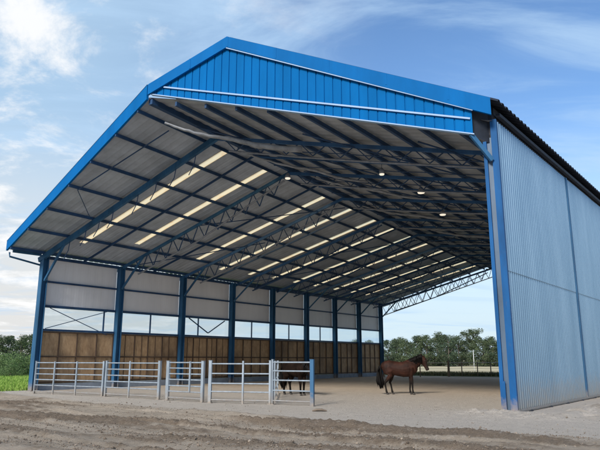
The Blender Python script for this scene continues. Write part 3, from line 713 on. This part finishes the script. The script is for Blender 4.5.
# ------------------------------------------------------------------ trees
def rnd_unit():
    while True:
        v = V((random.uniform(-1, 1), random.uniform(-1, 1), random.uniform(-1, 1)))
        if .05 < v.length < 1: return v.normalized()
def tree_proto(name, h, cw, n_cl, per, leaf, mat, trunk_f=.25, seed=0, tall=False):
    random.seed(seed)
    e = empty(name, (0, 0, 0))
    mb = MB(); top = V((random.uniform(-.3, .3), random.uniform(-.3, .3), h*.8))
    mb.tube([V((0, 0, -.1)), V((.05*h*.2, 0, h*.2)), lerp(V((0, 0, 0)), top, .55), top], [h*.026, h*.02, h*.013, h*.004], 7)
    cls = []
    for k in range(n_cl):
        z = h*random.uniform(trunk_f+.05, .95); f = (z/h-trunk_f)/(1-trunk_f); env = math.sin(math.pi*min(1, max(.08, f*.85+.13)))**.6
        if tall: env = (.25 if f < .45 else math.sin(math.pi*min(1, (f-.4)/.6*.8+.15))**.6)
        a = random.uniform(0, 2*math.pi); rr = cw*.5*env*random.uniform(.25, 1.0)
        c = V((math.cos(a)*rr, math.sin(a)*rr, z)); cls.append((c, cw*random.uniform(.09, .19)))
        if k % 2 == 0:
            b0 = V((0, 0, max(h*trunk_f*.7, z-rr*.9))); mb.tube([b0, lerp(b0, c, .5)+V((0, 0, .1*h*.1)), c], [h*.009, h*.006, h*.002], 4)
    mb.build('trunk', 'bark', e, True)
    lb = MB()
    for c, r in cls:
        for _ in range(per):
            d = rnd_unit(); p = c+V((d.x*r, d.y*r, d.z*r*.75))*random.uniform(.5, 1.05)
            n_ = (d+rnd_unit()*.9).normalized(); x = n_.cross(rnd_unit()).normalized(); y = n_.cross(x); s_ = leaf*random.uniform(.6, 1.3)
            lb.quad(p-x*s_, p-y*s_*.6, p+x*s_, p+y*s_*.6)
    lb.build('crown', mat, e)
    return e
protos = [tree_proto('broadleaf_tree', 10, 9.5, 60, 90, .20, 'leaf_far', .0, 11), tree_proto('broadleaf_tree', 10, 8, 52, 90, .20, 'leaf_blue', .0, 12),
          tree_proto('broadleaf_tree', 10, 10.5, 64, 90, .21, 'leaf_far', -.03, 13), tree_proto('broadleaf_tree', 10, 7, 40, 90, .17, 'leaf_blue', .12, 14)]
tallp = tree_proto('tall_slender_tree', 12, 8.5, 40, 80, .20, 'leaf_far', .42, 21, True)
def place(p, x, y, s_, rz, label, group, first):
    o = p if first else copy_tree(p); o.location = (x, y, 0); o.scale = (s_, s_, s_); o.rotation_euler = (0, 0, rz); tag(o, label, 'tree', group); return o
random.seed(5)
used = set()
# (image column of the trunk, distance, height, proto)
rows = [(372, 150, 8.0, 1), (388, 140, 7.6, 1), (397, 155, 8.4, 0), (407, 138, 7.4, 2), (417, 150, 9.3, 3), (427, 145, 9.0, 0), (438, 152, 9.9, 2), (449, 140, 9.2, 1), (459, 150, 9.1, 0), (483, 140, 8.0, 2), (493, 146, 8.6, 0), (503, 138, 9.0, 1), (515, 145, 9.4, 2), (528, 150, 9.0, 0), (402, 172, 9.3, 2), (422, 176, 9.8, 1), (444, 170, 10.2, 0), (466, 168, 8.6, 2), (488, 165, 8.6, 1), (358, 150, 8, 0)]
place_words = ['leftmost tree of the far row, behind the barn end column', 'low dark tree just right of the barn end column in the far row', 'rounded tree above the rump of the brown horse', 'wide low tree above the back of the brown horse', 'thin-stemmed tree with open crown above the brown horse', 'tall rounded tree just right of the head of the brown horse', 'tallest broad tree in the middle of the far row, left of the round fence post', 'dark tree directly above the dark fence post', 'green tree left of the tall slender tree', 'low tree right of the tall slender tree', 'rounded tree next to the blue front corner column', 'dark tree in the far row hidden behind the blue corner column', 'broad tree in the far row behind the ribbed side wall', 'tree at the right end of the far row, behind the side wall', 'pale tree behind the low trees at the left of the far row', 'dark tree behind the thin-stemmed tree of the far row', 'tree standing behind the tallest broad tree', 'tree directly behind the tall slender tree', 'dark tree behind the low one right of the slender tree', 'tree at the left end of the far row, behind the timber wall']
for k, (px, D, h, pi) in enumerate(rows):
    x = (px-300)/615*D; place(protos[pi], x, D, h/10*.80, random.uniform(0, 6), place_words[k], 'row of trees beyond the dry field', pi not in used); used.add(pi)
o = place(tallp, (474-300)/615*143, 143, .72, 1.0, 'tall slender tree with a small high crown standing out of the far row', 'row of trees beyond the dry field', True)
# left trees and bushes
lt = [(-8, 120, 6.6, 3), (2, 118, 6.4, 0), (11, 125, 6.8, 1), (20, 116, 6.2, 2), (28, 122, 7.0, 3), (38, 120, 6.5, 0), (-20, 118, 7, 2)]
lw = ['dark tree at the left edge of the picture behind the bushes', 'tree above the leftmost bush, behind the meadow', 'taller dark tree in the middle of the group left of the barn', 'tree left of the barn corner column, above the bushes', 'dark tree right beside the barn corner column', 'tree behind the timber wall of the barn at far left', 'tree outside the left picture edge behind the meadow']
for k, (px, D, h, pi) in enumerate(lt):
    place(protos[pi], (px-300)/615*D, D, h/10*.95, random.uniform(0, 6), lw[k], 'dark trees left of the barn', False)
bp = tree_proto('bush', 3, 4.6, 46, 110, .075, 'leaf_bush', -.05, 31)
bw = ['green bush at the left picture edge, half out of frame', 'light green rounded bush behind the meadow, between two others', 'light green bush next to the barn corner column', 'green bush behind the front left barn corner', 'small green bush in front of the darker ones left of the barn', 'green bush behind the timber wall left of the barn']
for k, (px, D, h) in enumerate([(-4, 60, 2.1), (7, 63, 2.3), (18, 60, 2.0), (29, 62, 2.2), (12, 57, 1.5), (40, 64, 2.2)]):
    o = bp if k == 0 else copy_tree(bp); o.location = ((px-300)/615*D, D, 0); s_ = h/3; o.scale = (s_, s_, s_); o.rotation_euler = (0, 0, k*1.3); tag(o, bw[k], 'bush', 'bushes behind the meadow')

# ------------------------------------------------------------------ wire fence behind the barn
fe = empty('wire_fence', (13.0, 57.5, 0)); tag(fe, 'wire fence with dark posts and pale top rail between the barn and the dry field', 'fence')
fa, fb = V((8.9, 63.0, 0)), V((34.0, 47.5, 0)); fa = g(384, 377.3); fb = lerp(fa, g(500, 376.2), 1.35)
fd = (fb-fa).normalized(); n_ = 9
posx = [0, .16, .30, .545, .66, .80, .92, 1.06, 1.2, 1.35]
for k, f in enumerate(posx):
    p = lerp(fa, g(500, 376.2), f); th_ = .055 if k != 3 else .12
    mb = MB(); mb.tube([p-V((0, 0, .1)), p+V((0, 0, 1.35 if k != 3 else 1.5))], [th_, th_*.9], 7); mb.build('post', 'pole', fe, True)
for z in (.25, .5, .75, 1.0):
    mb = MB(); mb.tube([lerp(fa, fb, q/12)+V((0, 0, z+.02*math.sin(q*2.1))) for q in range(13)], .012, 4, False); mb.build('wire', 'wire', fe)
mb = MB(); mb.tube([lerp(fa, fb, q/12)+V((0, 0, 1.30+.01*math.sin(q))) for q in range(13)], .03, 5, False); mb.build('top_rail', 'rail_white', fe)
p = g(474.5, 371.5); mb = MB(); mb.tube([p, p+V((0, 0, 2.9))], [.045, .03], 8); o = mb.build('marker_pole', 'lattice', None, True); tag(o, 'thin pale pole standing in the dry field below the tall slender tree', 'pole')

# ------------------------------------------------------------------ horses
def m_coat(name, body, leg, leg_h, muz=None):
    m, n, b = new_mat(name)
    tc = n.nodes.new('ShaderNodeTexCoord'); sp = n.nodes.new('ShaderNodeSeparateXYZ'); n.links.new(tc.outputs['Object'], sp.inputs[0])
    t = noise_node(n, 3.5, 4, .5, tc.outputs['Object'])
    a = n.nodes.new('ShaderNodeMath'); a.operation = 'MULTIPLY_ADD'; n.links.new(t.outputs['Fac'], a.inputs[0]); a.inputs[1].default_value = .2; n.links.new(sp.outputs['Z'], a.inputs[2])
    mr = n.nodes.new('ShaderNodeMapRange'); n.links.new(a.outputs[0], mr.inputs[0]); mr.inputs[1].default_value = leg_h; mr.inputs[2].default_value = leg_h+.28
    coat = ramp(n, t.outputs['Fac'], [(.32, tuple(v*.5 for v in body)), (.68, tuple(v*1.7 for v in body))])
    c = mix(n, leg, coat, mr.outputs[0])
    mx = n.nodes.new('ShaderNodeMapRange'); n.links.new(sp.outputs['X'], mx.inputs[0]); mx.inputs[1].default_value = 1.16; mx.inputs[2].default_value = 1.26
    if muz: c = mix(n, c, muz, mx.outputs[0])
    n.links.new(c, b.inputs['Base Color']); b.inputs['Roughness'].default_value = .62; b.inputs['Specular IOR Level'].default_value = .18
    h = noise_node(n, 60, 3, .6, tc.outputs['Object']); bump(n, b, h.outputs['Fac'], .25, .01); return m
M['bay'] = m_coat('bay_coat', (.030, .0115, .0075), (.010, .008, .007), .66, (.02, .014, .012))
M['black'] = m_coat('black_coat', (.013, .008, .006), (.005, .004, .003), .4)
M['black'].node_tree.nodes['Principled BSDF'].inputs['Specular IOR Level'].default_value = .05
M['hair_black'] = paint('black_hair', (.006, .005, .005), .65, 0, .4, 12, (1, 1, .2), .6, .2)
M['white_hair'] = paint('white_hair', (.65, .62, .58), .7, 0, .1, 8)
M['eye'] = paint('horse_eye', (.01, .008, .006), .1)
M['hoof'] = paint('hoof', (.05, .045, .04), .6)
def horse(name, pos, rz, mats, low, legs, label):
    """x forward, y left, z up; withers about 1.58 m"""
    mb = MB()
    T_ = lambda pts, n=14: mb.tube([V(p[:3]) for p in pts], [(p[3], p[4]) for p in pts], n)
    # trunk (x, y, z, half width, half height)
    T_([(-.86, 0, 1.22, .06, .10), (-.80, 0, 1.24, .17, .20), (-.70, 0, 1.25, .24, .27), (-.52, 0, 1.26, .275, .315), (-.32, 0, 1.22, .275, .32), (-.08, 0, 1.17, .28, .335), (.16, 0, 1.15, .285, .36), (.38, 0, 1.18, .26, .385), (.56, 0, 1.20, .22, .36), (.70, 0, 1.19, .185, .27), (.80, 0, 1.18, .12, .16), (.84, 0, 1.18, .05, .07)], 18)
    if not low:
        neck = [(.40, 0, 1.27, .17, .31), (.60, 0, 1.37, .145, .30), (.78, 0, 1.48, .12, .25), (.93, 0, 1.59, .10, .205), (1.04, 0, 1.67, .09, .165)]
        P0, P1 = V((1.05, 0, 1.69)), V((1.31, 0, 1.10))
    else:
        neck = [(.40, 0, 1.26, .15, .27), (.62, 0, 1.27, .13, .24), (.84, 0, 1.24, .10, .19), (1.02, 0, 1.18, .085, .155), (1.14, 0, 1.12, .075, .13)]
        P0, P1 = V((1.14, 0, 1.14)), V((1.30, 0, .60))
    T_(neck, 14)
    # head: poll, cheek, bridge, muzzle
    hd = P1-P0; prof = [(-.12, .065, .08), (0, .095, .14), (.22, .105, .175), (.42, .09, .145), (.62, .068, .105), (.80, .06, .088), (.93, .066, .092), (1.0, .045, .065)]
    off = V((hd.z, 0, -hd.x)).normalized()           # towards the throat/jaw side
    mb.tube([P0+hd*f+off*(-.0)+off*0.0 for f, _, _ in prof], [(a, b) for _, a, b in prof], 14)
    jaw = [P0+hd*f-off*(-.05) for f in (.05, .25, .42)]; mb.tube(jaw, [(.05, .06), (.06, .09), (.045, .06)], 10)
    # legs
    def leg(pts, side):
        mb.tube([V((x, side*y, z)) for x, y, z, _, _ in pts], [(a*1.2, b*1.26) for _, _, _, a, b in pts], 12)
    def hind(side, fx, lift=0):
        # hip, stifle forward, hock back, fetlock, hoof
        leg([(-.58, .13, 1.25, .13, .22), (-.50, .14, 1.02, .125, .19), (-.44+fx*.35, .14, .86, .095, .135), (-.56+fx*.6, .13, .68, .065, .085), (-.68+fx*.85, .12, .54+lift*.6, .05, .065), (-.67+fx, .12, .44+lift*.8, .038, .045), (-.64+fx, .12, .26+lift, .032, .038), (-.62+fx, .12, .14+lift, .042, .048), (-.59+fx, .12, .07+lift, .042, .05)], side)
        return V((-.58+fx, side*.12, lift))
    def fore(side, fx, bend=0):
        leg([(.52, .13, 1.22, .11, .17), (.54, .14, 1.02, .10, .13), (.52+fx*.3, .13, .82, .068, .08), (.55+fx*.7+bend, .13, .52, .048, .055), (.55+fx*.8+bend, .13, .46, .04, .045), (.55+fx+bend*.3, .13, .24, .031, .036), (.56+fx, .13, .13, .041, .046), (.59+fx, .13, .07, .042, .05)], side)
        return V((.595+fx, side*.13, 0))
    feet = [hind(-1, legs[0]), hind(1, legs[1], legs[4] if len(legs) > 4 else 0), fore(-1, legs[2], .0), fore(1, legs[3], .0)]
    # ears
    ed = (P0-P1).normalized()
    for s_ in (-1, 1):
        b0 = P0+V((0, s_*.055, 0))-hd*.06; mb.tube([b0, b0+ed*.10+V((0, s_*.02, 0)), b0+ed*.19+V((.02, s_*.02, 0))], [(.035, .03), (.03, .022), (.006, .005)], 8)
    me = bpy.data.meshes.new('tmp'); me.from_pydata(mb.v, [], mb.f); me.update()
    tmp = bpy.data.objects.new('tmp', me); C.objects.link(tmp)
    rm = tmp.modifiers.new('r', 'REMESH'); rm.mode = 'VOXEL'; rm.voxel_size = .016; rm.use_smooth_shade = True
    sm = tmp.modifiers.new('s', 'SMOOTH'); sm.iterations = 5; sm.factor = .5
    dg = bpy.context.evaluated_depsgraph_get(); dg.update(); me2 = bpy.data.meshes.new_from_object(tmp.evaluated_get(dg)); bpy.data.objects.remove(tmp)
    me2.materials.clear(); me2.materials.append(M[mats]); me2.name = 'horse_body'
    for p in me2.polygons: p.use_smooth = True
    e = empty(name, pos, rz); tag(e, label, 'horse')
    body = bpy.data.objects.new('body', me2); C.objects.link(body); body.parent = e
    def sub(nm, b_, m):
        o = bpy.data.objects.new(nm, bpy.data.meshes.new(nm)); o.data.from_pydata(b_.v, [], b_.f); o.data.update(); o.data.materials.append(M[m]); C.objects.link(o); o.parent = e
        for p in o.data.polygons: p.use_smooth = True
        return o
    for ft in feet:
        h = MB(); h.tube([ft+V((-.01, 0, .085)), ft+V((.0, 0, .05)), ft+V((.015, 0, .0))], [(.045, .05), (.05, .058), (.056, .068)], 12); sub('hoof', h, 'hoof')
    # mane strands
    rs = random.Random(3); h = MB()
    crest = [V((x, 0, z+b*.88)) for x, _, z, a, b in neck]+[P0+V((.02, 0, .09))]
    for k in range(230):
        f = rs.random()*(len(crest)-1.01); i = int(f); p = lerp(crest[i], crest[i+1], f-i); sd = rs.choice((-1, -1, 1)); ln = rs.uniform(.18, .38)
        h.tube([p+V((0, 0, -.03)), p+V((-.01, sd*.05, .025)), p+V((-.03, sd*.11, -ln*.4)), p+V((-.04+rs.uniform(-.04, .04), sd*.125, -ln))], [.024, .028, .022, .006], 5)
    for k in range(14):
        p = P0+V((.03, rs.uniform(-.03, .03), .08)); h.tube([p, p+hd*.12+V((.08, 0, 0)), p+hd*.3+V((.07, rs.uniform(-.05, .05), 0))], [.015, .016, .004], 5)
    sub('mane', h, 'hair_black')
    h = MB()
    for k in range(150):
        a = rs.uniform(0, 6.28); r = rs.uniform(0, .085); L_ = rs.uniform(.85, 1.12); ox, oy = math.cos(a)*r, math.sin(a)*r
        b0 = V((-.83, 0, 1.36)); h.tube([b0+V((0, oy*.5, 0)), b0+V((-.09+ox*.5, oy, -.08)), b0+V((-.13+ox*1.3, oy*1.6, -.4)), b0+V((-.10+ox*2.2, oy*2.3, -.75)), b0+V((-.05+ox*1.8, oy*1.6, -L_))], [.022, .026, .026, .024, .006], 5)
    sub('tail', h, 'hair_black')
    for s_ in (-1, 1):
        c = P0+hd*.30+V((0, s_*.087, 0))-off*.07; h = MB(); h.tube([c+V((0, -s_*.012, 0)), c, c+V((0, s_*.012, 0))], [.022, .024, .010], 8); sub('eye', h, 'eye')
    if low:
        h = MB(); h.tube([P0+hd*f-off*(b*.93) for f, b in ((.25, .145), (.42, .125), (.62, .09), (.8, .076), (.95, .078))], [(.02, .012), (.028, .012), (.025, .012), (.034, .014), (.03, .012)], 8); sub('blaze', h, 'white_hair')
    return e
p = g(400.5, 394.5); ang = -math.atan2(p.x, p.y)
horse('brown_horse', p, ang, 'bay', False, (-.02, .24, .02, -.10, .0), 'brown horse with black mane, tail and legs standing in profile on the open barn floor')
p = g(295, 395)
horse('dark_horse', p, math.radians(-52), 'black', True, (-.06, .12, .03, -.06), 'nearly black dark brown horse with lowered head standing inside the galvanised pen')

# ------------------------------------------------------------------ sky, sun
az = V((-.45, -.89, 0)).normalized(); el = math.radians(31)
world = bpy.data.worlds.new('World'); sc.world = world; world.use_nodes = True
n = world.node_tree; bg = n.nodes['Background']; bg.inputs['Strength'].default_value = .10
sk = n.nodes.new('ShaderNodeTexSky'); sk.sky_type = 'NISHITA'; sk.sun_disc = False; sk.sun_elevation = el; sk.sun_rotation = math.atan2(az.x, az.y); sk.air_density = 1.0; sk.dust_density = .3; sk.ozone_density = 3
tc = n.nodes.new('ShaderNodeTexCoord'); nrm = n.nodes.new('ShaderNodeVectorMath'); nrm.operation = 'NORMALIZE'; n.links.new(tc.outputs['Generated'], nrm.inputs[0])
sp = n.nodes.new('ShaderNodeSeparateXYZ'); n.links.new(nrm.outputs[0], sp.inputs[0])
def wm(op, a, b=None, c=None):
    q = n.nodes.new('ShaderNodeMath'); q.operation = op
    for i_, v in enumerate((a, b, c)):
        if v is None: continue
        if isinstance(v, (int, float)): q.inputs[i_].default_value = v
        else: n.links.new(v, q.inputs[i_])
    return q.outputs[0]
def wr(v, a, b, c=0, d=1):
    q = n.nodes.new('ShaderNodeMapRange'); q.interpolation_type = 'SMOOTHSTEP'; n.links.new(v, q.inputs[0])
    for i_, x_ in enumerate((a, b, c, d)): q.inputs[i_+1].default_value = x_
    return q.outputs[0]
zc = wm('MAXIMUM', wm('ADD', sp.outputs['Z'], .12), .04)
cx = wm('DIVIDE', sp.outputs['X'], zc); cy = wm('DIVIDE', sp.outputs['Y'], zc)
cv = n.nodes.new('ShaderNodeCombineXYZ'); n.links.new(cx, cv.inputs[0]); n.links.new(cy, cv.inputs[1])
def wn(scale, det, rough, sx=(1, 1, 1), rz=0, dist=0, loc=(0, 0, 0)):
    mp = n.nodes.new('ShaderNodeMapping'); mp.inputs['Scale'].default_value = sx; mp.inputs['Rotation'].default_value = (0, 0, rz); mp.inputs['Location'].default_value = loc; n.links.new(cv.outputs[0], mp.inputs['Vector'])
    t = n.nodes.new('ShaderNodeTexNoise'); t.inputs['Scale'].default_value = scale; t.inputs['Detail'].default_value = det; t.inputs['Roughness'].default_value = rough; t.inputs['Distortion'].default_value = dist; n.links.new(mp.outputs[0], t.inputs['Vector']); return t.outputs['Fac']
left = wr(sp.outputs['X'], .15, -.40)             # more cloud towards the left
puff = wn(2.3, 10, .64, dist=.35, loc=(3.1, 1.7, 0)); wisp = wn(1.1, 8, .6, (1, 2.6, 1), math.radians(24), .8)
pm = wm('MULTIPLY', wr(puff, .47, .66), left)
wmk = wm('MULTIPLY', wr(wisp, .42, .74), .75)
hz = wr(sp.outputs['Z'], .40, .04)             # pale haze near the horizon
skyc = n.nodes.new('ShaderNodeMix'); skyc.data_type = 'RGBA'; skyc.blend_type = 'MULTIPLY'; skyc.inputs[0].default_value = 1; n.links.new(sk.outputs[0], skyc.inputs[6]); skyc.inputs[7].default_value = (.92, 1.06, 1.16, 1)
def wmix(a, col, f):
    m = n.nodes.new('ShaderNodeMix'); m.data_type = 'RGBA'; n.links.new(a, m.inputs[6]); m.inputs[7].default_value = (*col, 1); n.links.new(f, m.inputs[0]); return m.outputs[2]
c = skyc.outputs[2]
c = wmix(c, (2.9, 4.1, 5.3), wm('MULTIPLY', left, .8))
c = wmix(c, (4.2, 5.1, 5.7), wm('MULTIPLY', hz, .95))
lefth = wm('MULTIPLY', wm('MULTIPLY', hz, left), .8); c = wmix(c, (5.0, 4.8, 4.6), lefth)
c = wmix(c, (3.2, 4.5, 6.0), wmk)
c = wmix(c, (6.3, 6.3, 6.3), wm('MULTIPLY', pm, .9))
n.links.new(c, bg.inputs['Color'])
sd = bpy.data.lights.new('sun', 'SUN'); so = bpy.data.objects.new('sun', sd); C.objects.link(so)
sd.energy = 2.5; sd.angle = math.radians(16); sd.color = (1, .93, .84)
dirv = V((az.x*math.cos(el), az.y*math.cos(el), math.sin(el))); so.rotation_euler = dirv.to_track_quat('Z', 'Y').to_euler(); so.location = (-20, -20, 40)
vs = sc.view_settings; vs.view_transform = 'Standard'; vs.look = 'None'; vs.exposure = .72; vs.gamma = 1; vs.use_curve_mapping = False
sc.cycles.max_bounces = 8; sc.cycles.diffuse_bounces = 5; sc.cycles.transparent_max_bounces = 12; sc.cycles.transmission_bounces = 6
